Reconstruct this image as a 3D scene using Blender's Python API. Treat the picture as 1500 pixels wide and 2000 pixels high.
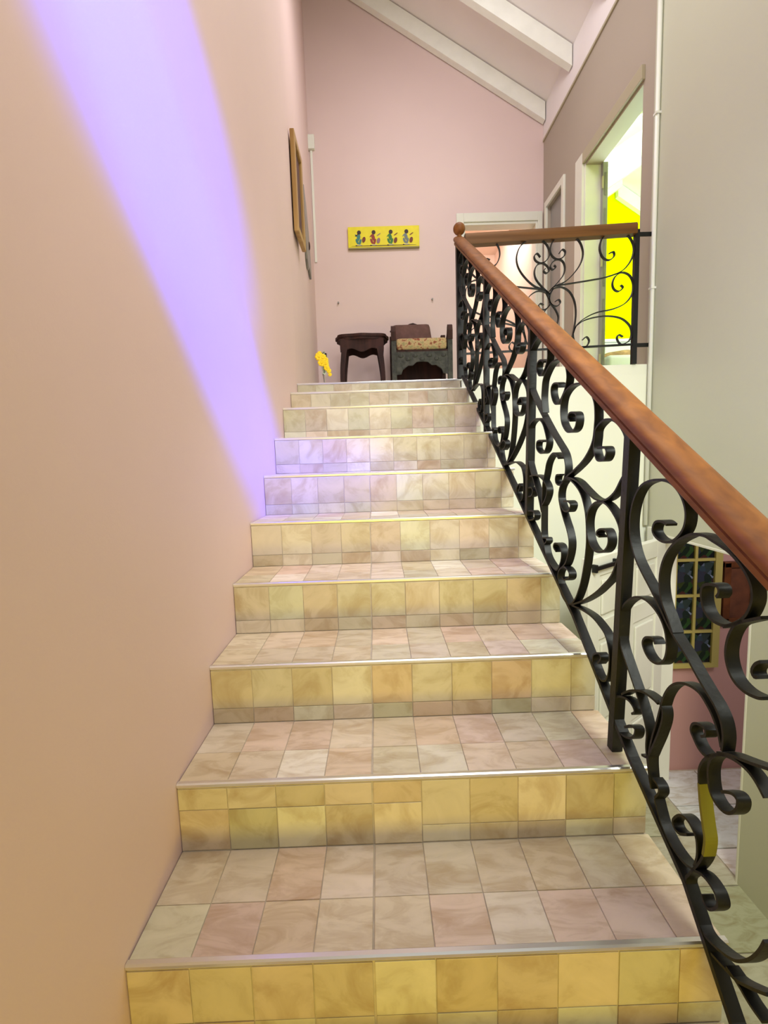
import bpy, bmesh, math, random
from mathutils import Vector, Matrix
random.seed(7)
C = bpy.context.scene.collection
for o in list(bpy.data.objects): bpy.data.objects.remove(o)

# ------------------------------------------------------------ camera
R_ = Vector((0.99942314, -0.01295498, -0.0313934)); U_ = Vector((0.03264453, 0.11154299, 0.99322329)); F_ = Vector((0.00936548, 0.99367516, -0.11190156))
cam = bpy.data.cameras.new('camera'); cam.sensor_fit = 'HORIZONTAL'; cam.sensor_width = 36.0; cam.lens = 950 / 1500 * 36.0
cam.clip_start = 0.02
co = bpy.data.objects.new('camera', cam); C.objects.link(co)
M = Matrix.Identity(4)
for i in range(3):
    M[i][0] = R_[i]; M[i][1] = U_[i]; M[i][2] = -F_[i]
M[0][3], M[1][3], M[2][3] = 0.4956, -0.8019, 0.9151
co.matrix_world = M
bpy.context.scene.camera = co
# ------------------------------------------------------------ world and lights
sc = bpy.context.scene
sc.view_settings.view_transform = 'Standard'; sc.view_settings.look = 'None'
sc.view_settings.exposure = 0.0; sc.view_settings.gamma = 1.0; sc.view_settings.use_curve_mapping = False
w = bpy.data.worlds.new('world'); sc.world = w; w.use_nodes = True
w.node_tree.nodes['Background'].inputs[0].default_value = (0.92, 0.96, 1.0, 1)
w.node_tree.nodes['Background'].inputs[1].default_value = 0.52

def area(name, loc, target, size, power, color, sy=None, spread=None):
    l = bpy.data.lights.new(name, 'AREA'); l.energy = power; l.color = color; l.size = size
    if sy: l.shape = 'RECTANGLE'; l.size_y = sy
    if spread: l.spread = math.radians(spread)
    o = bpy.data.objects.new(name, l); C.objects.link(o); o.location = loc
    o.rotation_euler = (Vector(target) - Vector(loc)).to_track_quat('-Z', 'Y').to_euler()
    return o
def spot(name, loc, target, angle, power, color, blend=0.6, radius=0.05, scale=(1, 1, 1), roll=0):
    l = bpy.data.lights.new(name, 'SPOT'); l.energy = power; l.color = color; l.spot_size = math.radians(angle); l.spot_blend = blend; l.shadow_soft_size = radius
    o = bpy.data.objects.new(name, l); C.objects.link(o); o.location = loc
    q = (Vector(target) - Vector(loc)).to_track_quat('-Z', 'Y')
    o.rotation_euler = (q.to_matrix() @ Matrix.Rotation(roll, 3, 'Z')).to_euler(); o.scale = scale
    return o
area('stairwell_light', (1.5, 1.0, 4.1), (1.1, 1.2, 0.5), 1.4, 27, (1.0, 0.96, 0.88), 1.0)
area('rear_stair_fill', (1.0, -1.6, 3.2), (0.6, 1.6, 1.0), 0.9, 13, (1.0, 0.94, 0.90), 0.7, spread=64)  # added fill from behind, brightens the upper risers; no fixture there
area('landing_light', (1.0, 2.5, 4.4), (1.0, 3.8, 2.4), 1.0, 26, (1.0, 0.96, 0.98), 0.6)
area('lower_yellow_fill', (0.70, -2.2, -0.35), (0.75, 0.2, 0.0), 0.9, 30, (1.0, 0.74, 0.0), 0.4)  # added unseen source low behind the camera, yellows the lower risers
area('hall_fill', (1.6, -0.5, 1.9), (1.9, 2.4, 0.1), 0.6, 19, (0.95, 1.0, 0.90), 0.9, spread=110)  # added fill for the right wall and the face under the landing
def beam(name, loc, target, along, angle, ratio, power, blend):
    o = spot(name, loc, target, angle, power, (0.0, 0.025, 1.0), blend, 0.04)
    z = (Vector(loc) - Vector(target)).normalized(); x = Vector(along); x = (x - z * x.dot(z)).normalized(); y = z.cross(x)
    m = Matrix((x, y, z)).transposed(); o.rotation_euler = m.to_euler(); o.scale = (1, ratio, 1)
beam('blue_beam_light', (1.9, -1.2, 2.9), (0.0, 0.62, 1.52), (0, 1.0, -0.80), 44, 0.29, 1500, 0.7)
beam('blue_beam_light_upper', (1.9, -1.2, 2.9), (0.0, 0.45, 1.85), (0, 1.0, -0.2), 28, 0.75, 1500, 0.9)
area('yellow_room_light', (3.9, 3.2, 2.6), (3.5, 5.5, 3.0), 0.8, 26, (1.0, 1.0, 0.9), 0.8)
area('yellow_room_ceiling_fill', (3.2, 3.6, 2.3), (3.0, 3.9, 4.0), 0.8, 36, (0.75, 0.95, 1.0), 0.8)  # added fill aimed upward to brighten the rafters, not a ceiling fixture
area('back_room_light', (1.7, 5.3, 3.5), (1.8, 5.8, 2.3), 1.1, 24, (1.0, 0.96, 0.9))
area('lower_room_light', (3.0, 1.2, 1.1), (2.7, 2.3, 0.0), 0.6, 14, (1.0, 0.95, 0.92))

# ------------------------------------------------------------ materials
def mat(name, col, rough=0.6, metal=0.0, noise=0.0, nscale=6.0, bump=0.0, bscale=200.0, spec=0.5, coat=0.0):
    m = bpy.data.materials.new(name); m.use_nodes = True; nt = m.node_tree; b = nt.nodes['Principled BSDF']
    b.inputs['Base Color'].default_value = (*col, 1); b.inputs['Roughness'].default_value = rough; b.inputs['Metallic'].default_value = metal
    b.inputs['Specular IOR Level'].default_value = spec; b.inputs['Coat Weight'].default_value = coat
    tc = nt.nodes.new('ShaderNodeTexCoord')
    if noise:
        n = nt.nodes.new('ShaderNodeTexNoise'); n.inputs['Scale'].default_value = nscale; n.inputs['Detail'].default_value = 4
        nt.links.new(tc.outputs['Object'], n.inputs['Vector'])
        r = nt.nodes.new('ShaderNodeValToRGB')
        r.color_ramp.elements[0].position = 0.3; r.color_ramp.elements[1].position = 0.7
        r.color_ramp.elements[0].color = (*[c * (1 - noise) for c in col], 1); r.color_ramp.elements[1].color = (*[min(1, c * (1 + noise)) for c in col], 1)
        nt.links.new(n.outputs['Fac'], r.inputs['Fac']); nt.links.new(r.outputs['Color'], b.inputs['Base Color'])
    if bump:
        n2 = nt.nodes.new('ShaderNodeTexNoise'); n2.inputs['Scale'].default_value = bscale; n2.inputs['Detail'].default_value = 3
        nt.links.new(tc.outputs['Object'], n2.inputs['Vector'])
        bp = nt.nodes.new('ShaderNodeBump'); bp.inputs['Strength'].default_value = bump; bp.inputs['Distance'].default_value = 0.002
        nt.links.new(n2.outputs['Fac'], bp.inputs['Height']); nt.links.new(bp.outputs['Normal'], b.inputs['Normal'])
    return m
def tile_mat(name, rough=0.45):
    m = bpy.data.materials.new(name); m.use_nodes = True; nt = m.node_tree; N = nt.nodes; L = nt.links; b = N['Principled BSDF']
    b.inputs['Roughness'].default_value = rough
    oi = N.new('ShaderNodeObjectInfo'); tc = N.new('ShaderNodeTexCoord')
    ml = N.new('ShaderNodeMath'); ml.operation = 'MULTIPLY'; ml.inputs[1].default_value = 40.0; L.new(oi.outputs['Random'], ml.inputs[0])
    ad = N.new('ShaderNodeVectorMath'); ad.operation = 'ADD'; L.new(tc.outputs['Object'], ad.inputs[0]); L.new(ml.outputs[0], ad.inputs[1])
    mp = N.new('ShaderNodeMapping'); mp.inputs['Rotation'].default_value = (0.7, 0.75, 0.8); mp.inputs['Scale'].default_value = (9, 24, 9); L.new(ad.outputs[0], mp.inputs['Vector'])
    n = N.new('ShaderNodeTexNoise'); n.inputs['Scale'].default_value = 1.0; n.inputs['Detail'].default_value = 5; n.inputs['Roughness'].default_value = 0.6; n.inputs['Distortion'].default_value = 0.8
    L.new(mp.outputs[0], n.inputs['Vector'])
    r = N.new('ShaderNodeValToRGB'); e = r.color_ramp.elements
    e[0].position = 0.32; e[0].color = (0.80, 0.72, 0.62, 1); e[1].position = 0.66; e[1].color = (1.12, 1.12, 1.14, 1)
    x = e.new(0.47); x.color = (0.95, 0.93, 0.89, 1); x = e.new(0.515); x.color = (1.03, 1.03, 1.02, 1)
    L.new(n.outputs['Fac'], r.inputs['Fac'])
    mx = N.new('ShaderNodeMix'); mx.data_type = 'RGBA'; mx.blend_type = 'MULTIPLY'; mx.inputs['Factor'].default_value = 1.0
    L.new(oi.outputs['Color'], mx.inputs['A']); L.new(r.outputs['Color'], mx.inputs['B']); L.new(mx.outputs['Result'], b.inputs['Base Color'])
    bp = N.new('ShaderNodeBump'); bp.inputs['Strength'].default_value = 0.25; bp.inputs['Distance'].default_value = 0.003
    L.new(n.outputs['Fac'], bp.inputs['Height']); L.new(bp.outputs['Normal'], b.inputs['Normal'])
    return m
def wood_mat(name, c1, c2, rough=0.35, axis='Y', sc_=(30, 1.5, 30), coat=0.0, spec=0.28):
    m = bpy.data.materials.new(name); m.use_nodes = True; nt = m.node_tree; N = nt.nodes; L = nt.links; b = N['Principled BSDF']
    tc = N.new('ShaderNodeTexCoord'); mp = N.new('ShaderNodeMapping'); mp.inputs['Scale'].default_value = sc_; L.new(tc.outputs['Object'], mp.inputs['Vector'])
    n = N.new('ShaderNodeTexNoise'); n.inputs['Scale'].default_value = 1.0; n.inputs['Detail'].default_value = 6; n.inputs['Distortion'].default_value = 0.6
    L.new(mp.outputs[0], n.inputs['Vector'])
    r = N.new('ShaderNodeValToRGB'); r.color_ramp.elements[0].position = 0.3; r.color_ramp.elements[1].position = 0.7
    r.color_ramp.elements[0].color = (*c1, 1); r.color_ramp.elements[1].color = (*c2, 1)
    L.new(n.outputs['Fac'], r.inputs['Fac']); L.new(r.outputs['Color'], b.inputs['Base Color'])
    b.inputs['Roughness'].default_value = rough; b.inputs['Coat Weight'].default_value = coat; b.inputs['Specular IOR Level'].default_value = spec
    return m
m_pink = mat('pink_wall_paint', (0.75, 0.57, 0.54), 0.55, noise=0.03, nscale=1.2, bump=0.12)
m_pinkback = mat('pale_pink_wall_paint', (0.74, 0.58, 0.56), 0.6, noise=0.03, nscale=1.0, bump=0.12)
m_right = mat('beige_wall_paint', (0.56, 0.57, 0.44), 0.55, noise=0.03, nscale=1.0, bump=0.12)
m_rightup = mat('taupe_wall_paint', (0.41, 0.35, 0.28), 0.6, noise=0.03, nscale=1.0, bump=0.12)
m_cream = mat('cream_wall_paint', (0.76, 0.78, 0.64), 0.55, noise=0.03, nscale=1.0, bump=0.1)
m_ceil = mat('ceiling_paint', (0.84, 0.79, 0.78), 0.7, noise=0.03, nscale=2.0, bump=0.15, bscale=60)
m_white = mat('white_trim_paint', (0.76, 0.76, 0.66), 0.45, noise=0.03, nscale=5.0, bump=0.05)
m_beam = mat('white_beam_paint', (0.86, 0.88, 0.81), 0.5, noise=0.04, nscale=8.0, bump=0.2, bscale=40)
m_trimtan = mat('tan_trim_paint', (0.42, 0.37, 0.25), 0.5)
m_yellow = mat('yellow_wall_paint', (0.80, 0.92, 0.0), 0.8, noise=0.02, spec=0.0)
m_grout = mat('grey_beige_grout', (0.46, 0.40, 0.30), 0.85, noise=0.15, nscale=30)
m_tile = tile_mat('slate_look_ceramic')
m_floor = tile_mat('floor_ceramic', 0.3)
m_alu = mat('aluminium_nosing', (0.80, 0.80, 0.78), 0.28, 0.9)
m_iron = mat('black_wrought_iron', (0.005, 0.0055, 0.005), 0.45, 0.0, bump=0.3, bscale=90, spec=0.32)
m_reflect = mat('yellow_reflection', (0.15, 0.145, 0.003), 0.5)  # yellow reflection on the iron, put into the colour
m_hand = wood_mat('varnished_handrail_wood', (0.14, 0.046, 0.008), (0.25, 0.092, 0.017), 0.5)
m_railb = wood_mat('brown_rail_wood', (0.10, 0.040, 0.008), (0.19, 0.080, 0.014), 0.45, sc_=(1.5, 30, 30))
m_dark = wood_mat('dark_carved_wood', (0.016, 0.005, 0.004), (0.055, 0.017, 0.012), 0.65, coat=0.0, sc_=(20, 20, 3))
m_dark_lit = wood_mat('front_lit_dark_wood', (0.030, 0.032, 0.028), (0.085, 0.085, 0.07), 0.65, coat=0.0, sc_=(25, 25, 25))  # dark wood greyed; light on the chair front put into the colour
m_brown = mat('brown_cushion_cloth', (0.12, 0.058, 0.05), 0.85, noise=0.2, nscale=20, bump=0.4)
m_gold = wood_mat('golden_frame_wood', (0.34, 0.19, 0.06), (0.52, 0.33, 0.13), 0.4, sc_=(20, 20, 2))
m_grey = mat('grey_panel_paint', (0.22, 0.21, 0.20), 0.35, noise=0.25, nscale=8)
m_greyd = mat('grey_door_paint', (0.30, 0.29, 0.27), 0.5)
m_plastic = mat('white_plastic', (0.80, 0.82, 0.74), 0.4)
m_petal = mat('yellow_petal', (0.90, 0.62, 0.01), 0.6, noise=0.15, nscale=60)
m_green = mat('green_stem', (0.10, 0.20, 0.03), 0.6)
m_pinkroom = mat('dusky_pink_wall_paint', (0.50, 0.28, 0.26), 0.6, noise=0.03, nscale=1.0, bump=0.1)
m_mull = mat('olive_window_frame_paint', (0.40, 0.34, 0.10), 0.5)
m_redw = wood_mat('red_brown_wood', (0.06, 0.018, 0.006), (0.16, 0.05, 0.015), 0.4, sc_=(8, 8, 8))
m_orange = wood_mat('orange_wood', (0.50, 0.20, 0.05), (0.66, 0.30, 0.09), 0.4, sc_=(20, 20, 2))
m_bed = mat('white_bed_sheet', (0.80, 0.82, 0.86), 0.8, bump=0.3, bscale=20)
m_blanket = mat('tan_blanket_cloth', (0.45, 0.27, 0.13), 0.8, noise=0.35, nscale=18)
m_canvas = mat('yellow_canvas_paint', (0.80, 0.70, 0.005), 0.55, noise=0.05, nscale=20)
m_olivewood = mat('canvas_edge_paint', (0.30, 0.26, 0.10), 0.7)
def glass_mat():
    m = bpy.data.materials.new('clear_glass'); m.use_nodes = True; b = m.node_tree.nodes['Principled BSDF']
    b.inputs['Base Color'].default_value = (0.9, 0.97, 0.93, 1); b.inputs['Roughness'].default_value = 0.03; b.inputs['Transmission Weight'].default_value = 1.0; b.inputs['IOR'].default_value = 1.3
    return m
m_glass = glass_mat()
def pane_mat():
    m = bpy.data.materials.new('dark_window_glass'); m.use_nodes = True; nt = m.node_tree; N = nt.nodes; L = nt.links; b = N['Principled BSDF']
    tc = N.new('ShaderNodeTexCoord'); v = N.new('ShaderNodeTexVoronoi'); v.inputs['Scale'].default_value = 22; L.new(tc.outputs['Object'], v.inputs['Vector'])
    r = N.new('ShaderNodeValToRGB'); e = r.color_ramp.elements
    e[0].position = 0.0; e[0].color = (0.006, 0.008, 0.012, 1); e[1].position = 1.0; e[1].color = (0.22, 0.26, 0.40, 1)
    for p, c in ((0.3, (0.008, 0.02, 0.012)), (0.5, (0.03, 0.035, 0.06)), (0.62, (0.02, 0.06, 0.015)), (0.75, (0.06, 0.012, 0.015)), (0.85, (0.02, 0.04, 0.06))):
        x = e.new(p); x.color = (*c, 1)
    sp = N.new('ShaderNodeSeparateColor'); L.new(v.outputs['Color'], sp.inputs['Color']); L.new(sp.outputs['Red'], r.inputs['Fac'])
    L.new(r.outputs['Color'], b.inputs['Base Color']); b.inputs['Roughness'].default_value = 0.12
    return m
m_pane = pane_mat()
def floral_mat():
    m = bpy.data.materials.new('floral_cushion_cloth'); m.use_nodes = True; nt = m.node_tree; N = nt.nodes; L = nt.links; b = N['Principled BSDF']
    tc = N.new('ShaderNodeTexCoord'); v = N.new('ShaderNodeTexNoise'); v.inputs['Scale'].default_value = 28; v.inputs['Detail'].default_value = 3; L.new(tc.outputs['Object'], v.inputs['Vector'])
    r = N.new('ShaderNodeValToRGB'); e = r.color_ramp.elements
    e[0].position = 0.38; e[0].color = (0.22, 0.06, 0.03, 1); e[1].position = 0.62; e[1].color = (0.30, 0.27, 0.12, 1)
    x = e.new(0.5); x.color = (0.50, 0.36, 0.18, 1)
    L.new(v.outputs['Fac'], r.inputs['Fac']); L.new(r.outputs['Color'], b.inputs['Base Color']); b.inputs['Roughness'].default_value = 0.85
    return m
m_floral = floral_mat()

# ------------------------------------------------------------ helpers
def bm_new(): return bmesh.new()
def box(bm, x0, x1, y0, y1, z0, z1, bev=0.0, rot=None, piv=None):
    if x0 > x1: x0, x1 = x1, x0
    if y0 > y1: y0, y1 = y1, y0
    if z0 > z1: z0, z1 = z1, z0
    r = bmesh.ops.create_cube(bm, size=1.0); vs = r['verts']
    bmesh.ops.scale(bm, verts=vs, vec=(x1 - x0, y1 - y0, z1 - z0))
    bmesh.ops.translate(bm, verts=vs, vec=((x0 + x1) / 2, (y0 + y1) / 2, (z0 + z1) / 2))
    if bev > 0:
        es = list({e for v in vs for e in v.link_edges})
        rr = bmesh.ops.bevel(bm, geom=es, offset=bev, segments=2, affect='EDGES', profile=0.6)
        vs = list({v for f in rr['faces'] for v in f.verts} | {v for v in vs if v.is_valid})
    if rot is not None:
        bmesh.ops.rotate(bm, verts=[v for v in vs if v.is_valid], cent=piv or (0, 0, 0), matrix=rot)
    return bm
def prism(bm, pts, axis, a0, a1):
    """extrude polygon pts (2D) along axis; 'x': pts=(y,z); 'y': pts=(x,z); 'z': pts=(x,y)"""
    def P(p, a):
        if axis == 'x': return (a, p[0], p[1])
        if axis == 'y': return (p[0], a, p[1])
        return (p[0], p[1], a)
    A = [bm.verts.new(P(p, a0)) for p in pts]; B = [bm.verts.new(P(p, a1)) for p in pts]
    n = len(pts); bm.faces.new(A); bm.faces.new(B[::-1])
    for i in range(n): bm.faces.new((A[i], B[i], B[(i + 1) % n], A[(i + 1) % n]))
    bmesh.ops.recalc_face_normals(bm, faces=bm.faces)
    return bm
def cyl(bm, p0, p1, r0, r1=None, seg=12):
    r1 = r0 if r1 is None else r1
    p0 = Vector(p0); p1 = Vector(p1); d = p1 - p0
    q = d.to_track_quat('Z', 'Y').to_matrix().to_4x4()
    bmesh.ops.create_cone(bm, cap_ends=True, segments=seg, radius1=r0, radius2=r1, depth=d.length, matrix=Matrix.Translation((p0 + p1) / 2) @ q)
    return bm
def lathe(bm, prof, c, seg=20):
    rings = []
    for r, z in prof: rings.append([bm.verts.new((c[0] + max(r, 1e-4) * math.cos(2 * math.pi * k / seg), c[1] + max(r, 1e-4) * math.sin(2 * math.pi * k / seg), c[2] + z)) for k in range(seg)])
    for i in range(len(rings) - 1):
        for k in range(seg): bm.faces.new((rings[i][k], rings[i][(k + 1) % seg], rings[i + 1][(k + 1) % seg], rings[i + 1][k]))
    bm.faces.new(rings[0][::-1]); bm.faces.new(rings[-1])
    return bm
def blob(bm, c, r, sub=2, scale=(1, 1, 1), jit=0.0):
    res = bmesh.ops.create_icosphere(bm, subdivisions=sub, radius=r)
    for v in res['verts']:
        k = 1 + random.uniform(-jit, jit); v.co = Vector((v.co.x * scale[0] * k + c[0], v.co.y * scale[1] * k + c[1], v.co.z * scale[2] * k + c[2]))
    return bm
def obj(name, bm, m, parent=None, smooth=False, kind=None, label=None, cat=None, group=None, pivot=None):
    """link bm as one mesh object whose origin is its own base"""
    vs = [v.co for v in bm.verts]
    if pivot is None: pivot = Vector((sum(v.x for v in vs) / len(vs), sum(v.y for v in vs) / len(vs), min(v.z for v in vs)))
    pivot = Vector(pivot)
    for v in bm.verts: v.co -= pivot
    me = bpy.data.meshes.new(name); bm.to_mesh(me); bm.free(); me.materials.append(m)
    if smooth:
        me.shade_smooth()
        if smooth == 'a': me.set_sharp_from_angle(angle=math.radians(38))
    o = bpy.data.objects.new(name, me); C.objects.link(o)
    W = pivot
    if parent: 
        o.parent = parent; W = pivot - wpos(parent)
    o.location = W
    if kind: o['kind'] = kind
    if label: o['label'] = label
    if cat: o['category'] = cat
    if group: o['group'] = group
    return o
def wpos(o):
    p = Vector(o.location)
    while o.parent: o = o.parent; p += Vector(o.location)
    return p
def thing(name, label, cat, loc, group=None, kind=None):
    o = bpy.data.objects.new(name, None); C.objects.link(o); o.location = loc; o.empty_display_size = 0.1
    if label: o['label'] = label
    if cat: o['category'] = cat
    if group: o['group'] = group
    if kind: o['kind'] = kind
    return o
def inst(src, loc, parent=None, name=None):
    o = src.copy(); C.objects.link(o)
    if parent: o.parent = parent; o.location = Vector(loc) - wpos(parent)
    else: o.location = loc
    return o
def B(x0, x1, y0, y1, z0, z1, bev=0.0): return box(bm_new(), x0, x1, y0, y1, z0, z1, bev)
def catmull(pts, n=6):
    out = []
    P = [pts[0]] + list(pts) + [pts[-1]]
    for i in range(1, len(P) - 2):
        p0, p1, p2, p3 = P[i - 1], P[i], P[i + 1], P[i + 2]
        for k in range(n):
            t = k / n
            out.append(tuple(0.5 * ((2 * p1[j]) + (-p0[j] + p2[j]) * t + (2 * p0[j] - 5 * p1[j] + 4 * p2[j] - p3[j]) * t * t + (-p0[j] + 3 * p1[j] - 3 * p2[j] + p3[j]) * t ** 3) for j in range(len(p1))))
    out.append(tuple(pts[-1]))
    return out
def strip(bm, pts, embed, width, thick, smooth=True):
    """flat bar bent along a 2D path; embed(u,v,s) -> 3D, s across the bar"""
    P = catmull(pts, 5) if smooth else list(pts)
    Q = [P[0]]
    for p in P[1:]:
        if math.hypot(p[0] - Q[-1][0], p[1] - Q[-1][1]) > 0.0025: Q.append(p)
    P = Q; n = len(P); rings = []
    for i in range(n):
        a = P[max(0, i - 1)]; b = P[min(n - 1, i + 1)]
        du, dv = b[0] - a[0], b[1] - a[1]; l = math.hypot(du, dv) or 1; nu, nv = -dv / l * thick / 2, du / l * thick / 2
        rings.append([bm.verts.new(embed(P[i][0] + sg * nu, P[i][1] + sg * nv, s * width / 2)) for sg, s in ((1, 1), (1, -1), (-1, -1), (-1, 1))])
    for i in range(n - 1):
        for k in range(4): bm.faces.new((rings[i][k], rings[i][(k + 1) % 4], rings[i + 1][(k + 1) % 4], rings[i + 1][k]))
    bm.faces.new(rings[0][::-1]); bm.faces.new(rings[-1])
    bmesh.ops.recalc_face_normals(bm, faces=bm.faces)
    return bm

# ============================================================ SETTING
DY = 0.262; YL = 9 * DY                 # landing edge
ZN = [0.17 * k for k in range(8)] + [1.304, 1.394]     # nosing heights of the ten visible steps
WR = [1.114, 1.108, 1.10, 1.095, 1.09, 1.085, 1.07, 1.055, 1.045, 1.04]
ZF = -1.30                               # lower floor
XR = 2.25                                # right wall face
# left wall, slight bend at the landing
bm = bm_new(); prism(bm, [(0.0, -3.0), (0.0, 2.36), (-0.09, 4.42), (-0.30, 4.42), (-0.30, -3.0)], 'z', ZF - 0.05, 6.4)
obj('wall_left', bm, m_pink, kind='structure')
# back wall with doorway
bm = bm_new()
box(bm, -0.30, 1.44, 4.40, 4.52, 1.2, 6.2); box(bm, 2.19, 2.45, 4.40, 4.52, 1.2, 6.2); box(bm, 1.44, 2.19, 4.40, 4.52, 3.24, 6.2)
obj('wall_back', bm, m_pinkback, kind='structure')
# right wall: taupe upper part at the landing, beige part toward the camera
bm = bm_new()
YP = 2.40
D1 = (2.53, 3.40, 3.22); D2 = (3.87, 4.27, 3.31)
box(bm, XR, XR + 0.12, YP, D1[0], 1.24, 3.995); box(bm, XR, XR + 0.12, D1[1], D2[0], 1.24, 3.995); box(bm, XR, XR + 0.12, D2[1], 4.40, 1.24, 3.995)
box(bm, XR, XR + 0.12, D1[0], D1[1], D1[2], 3.995); box(bm, XR, XR + 0.12, D2[0], D2[1], D2[2], 3.995)
box(bm, XR, XR + 0.12, D1[0], D1[1], 1.24, 1.39); box(bm, XR, XR + 0.12, D2[0], D2[1], 1.24, 1.39)
obj('wall_right', bm, m_rightup, kind='structure')
bm = bm_new()
OY0, OY1, OZ = 1.42, 2.225, 0.385
box(bm, XR, XR + 0.12, -3.0, OY0, ZF, 3.995); box(bm, XR, XR + 0.12, OY0, OY1, OZ, 3.995); box(bm, XR, XR + 0.12, OY1, YP, ZF, 3.995)
obj('wall_right_lower', bm, m_right, kind='structure')
# wall below landing, slab, kerb
obj('wall_under_landing', B(1.045, XR, YL + 0.002, 2.50, ZF, 1.388), m_cream, kind='structure')
bm = bm_new(); box(bm, -0.05, 1.045, 2.40, 4.40, 1.24, 1.388); box(bm, 1.045, XR, 2.50, 4.40, 1.24, 1.388)
obj('floor_landing', bm, m_cream, kind='structure')
bm = bm_new(); box(bm, 1.075, XR, YL + 0.002, 2.45, 1.388, 1.452)
obj('trim_landing_kerb', bm, m_cream, kind='structure')
# sloping ceiling
SL = 0.614
def zc(x): return 4.30 + SL * (XR - x)
bm = bm_new(); prism(bm, [(-0.3, zc(-0.3)), (XR, zc(XR)), (XR + 0.12, zc(XR)), (XR + 0.12, zc(XR) + 0.15), (-0.3, zc(-0.3) + 0.15)], 'y', -3.0, 4.5)
obj('ceiling', bm, m_ceil, kind='structure')
bm = bm_new(); box(bm, XR - 0.004, XR + 0.12, -3.0, 4.398, 3.997, 4.30)
obj('wall_right_frieze', bm, m_ceil, kind='structure')
obj('trim_ceiling_wall', B(XR - 0.012, XR, -3.0, 4.39, 3.975, 3.995), m_trimtan, kind='structure')
# rafters
r0 = None
for i in range(9):
    y = 4.352 - 0.66 * i
    if r0 is None:
        bm = bm_new(); prism(bm, [(-0.02, zc(-0.02) - 0.175), (2.235, zc(2.235) - 0.175), (2.235, zc(2.235) - 0.010), (-0.02, zc(-0.02) - 0.010)], 'y', y - 0.035, y + 0.035)
        r0 = obj('rafter', bm, m_beam, pivot=(0, y, 4.0), label='white painted sloping rafter, the one nearest the pink back wall', cat='rafter', group='white rafters under the sloping ceiling')
    else:
        r = inst(r0, (0, y, 4.0))
        r['label'] = ['', 'white painted rafter second from the pink back wall', 'white painted rafter third from the back wall, only its lower end in view',
                      'white painted rafter fourth from the back wall, over the upper steps', 'white painted rafter fifth from the back wall, over the middle steps',
                      'white painted rafter sixth from the back wall', 'white painted rafter seventh from the back wall', 'white painted rafter eighth from the back wall', 'white painted rafter farthest from the back wall'][i]
# lower floor
obj('floor_lower', B(-0.3, 4.2, -3.0, 3.0, ZF - 0.06, ZF), m_grout, kind='structure')
fl = bpy.data.objects['floor_lower']
ft = None
def jit(c, a=0.06): return tuple(max(0, v * (1 + random.uniform(-a, a))) for v in c)
def ftile(x, y, col):
    global ft
    if ft is None:
        ft = obj('tile', B(0.004, 0.326, 0.004, 0.326, 0, 0.008, 0.0015), m_floor, fl, pivot=(0, 0, 0)); ft.location = Vector((x, y, ZF)) - wpos(fl); o = ft
    else: o = inst(ft, (x, y, ZF), fl)
    o.color = (*jit(col, 0.05), 1)
for ix in range(4):
    for iy in range(10):
        x = 1.13 + 0.33 * ix - (0.2 if ix == 3 else 0); 
        if ix == 3: continue
        ftile(1.275 + 0.33 * ix, -0.9 + 0.33 * iy, (0.50, 0.49, 0.34) if (ix + iy) % 2 else (0.42, 0.41, 0.27))
for ix in range(4):
    for iy in range(4):
        ftile(2.27 + 0.33 * ix, 0.98 + 0.33 * iy, (0.62, 0.62, 0.60))
# lower pink room
bm = bm_new(); box(bm, XR + 0.12, 4.2, 2.32, 2.42, ZF, 1.2)
WX0, WX1, WZ0, WZ1 = 2.415, 2.69, -0.52, 0.50
obj('wall_pink_room_back', bm, m_pinkroom, kind='structure')
obj('wall_pink_room_side', B(4.1, 4.2, -1.0, 2.32, ZF, 1.2), m_pinkroom, kind='structure')
obj('ceiling_pink_room', B(XR + 0.12, 4.2, -1.0, 2.42, 1.2, 1.24), m_pinkroom, kind='structure')
wn = thing('window_1', None, None, (2.55, 2.31, WZ0), kind='structure')
bm = bm_new(); fw_ = 0.03
box(bm, WX0, WX0 + 0.012, 2.285, 2.32, WZ0, WZ1); box(bm, WX1 - 0.012, WX1 + 0.035, 2.285, 2.32, WZ0, WZ1)
box(bm, WX0, WX1 + 0.035, 2.285, 2.32, WZ0 - 0.03, WZ0); box(bm, WX0, WX1 + 0.035, 2.285, 2.32, WZ1, WZ1 + 0.03)
obj('window_frame', bm, m_mull, wn)
xm = (WX0 + WX1) / 2; rowz = [WZ0, -0.30, -0.055, 0.185, 0.43, WZ1]
obj('mullion', B(xm - 0.009, xm + 0.009, 2.288, 2.315, WZ0, WZ1), m_mull, wn)
for z in rowz[1:-1]: obj('glazing_bar', B(WX0 + 0.012, WX1 - 0.012, 2.289, 2.314, z - 0.009, z + 0.009), m_mull, wn)
for i in range(5):
    for a, b_ in ((WX0 + 0.012, xm - 0.009), (xm + 0.009, WX1 - 0.012)):
        obj('pane', B(a, b_, 2.302, 2.306, rowz[i] + 0.009 * (i > 0), rowz[i + 1] - 0.009), m_pane, wn)
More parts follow.
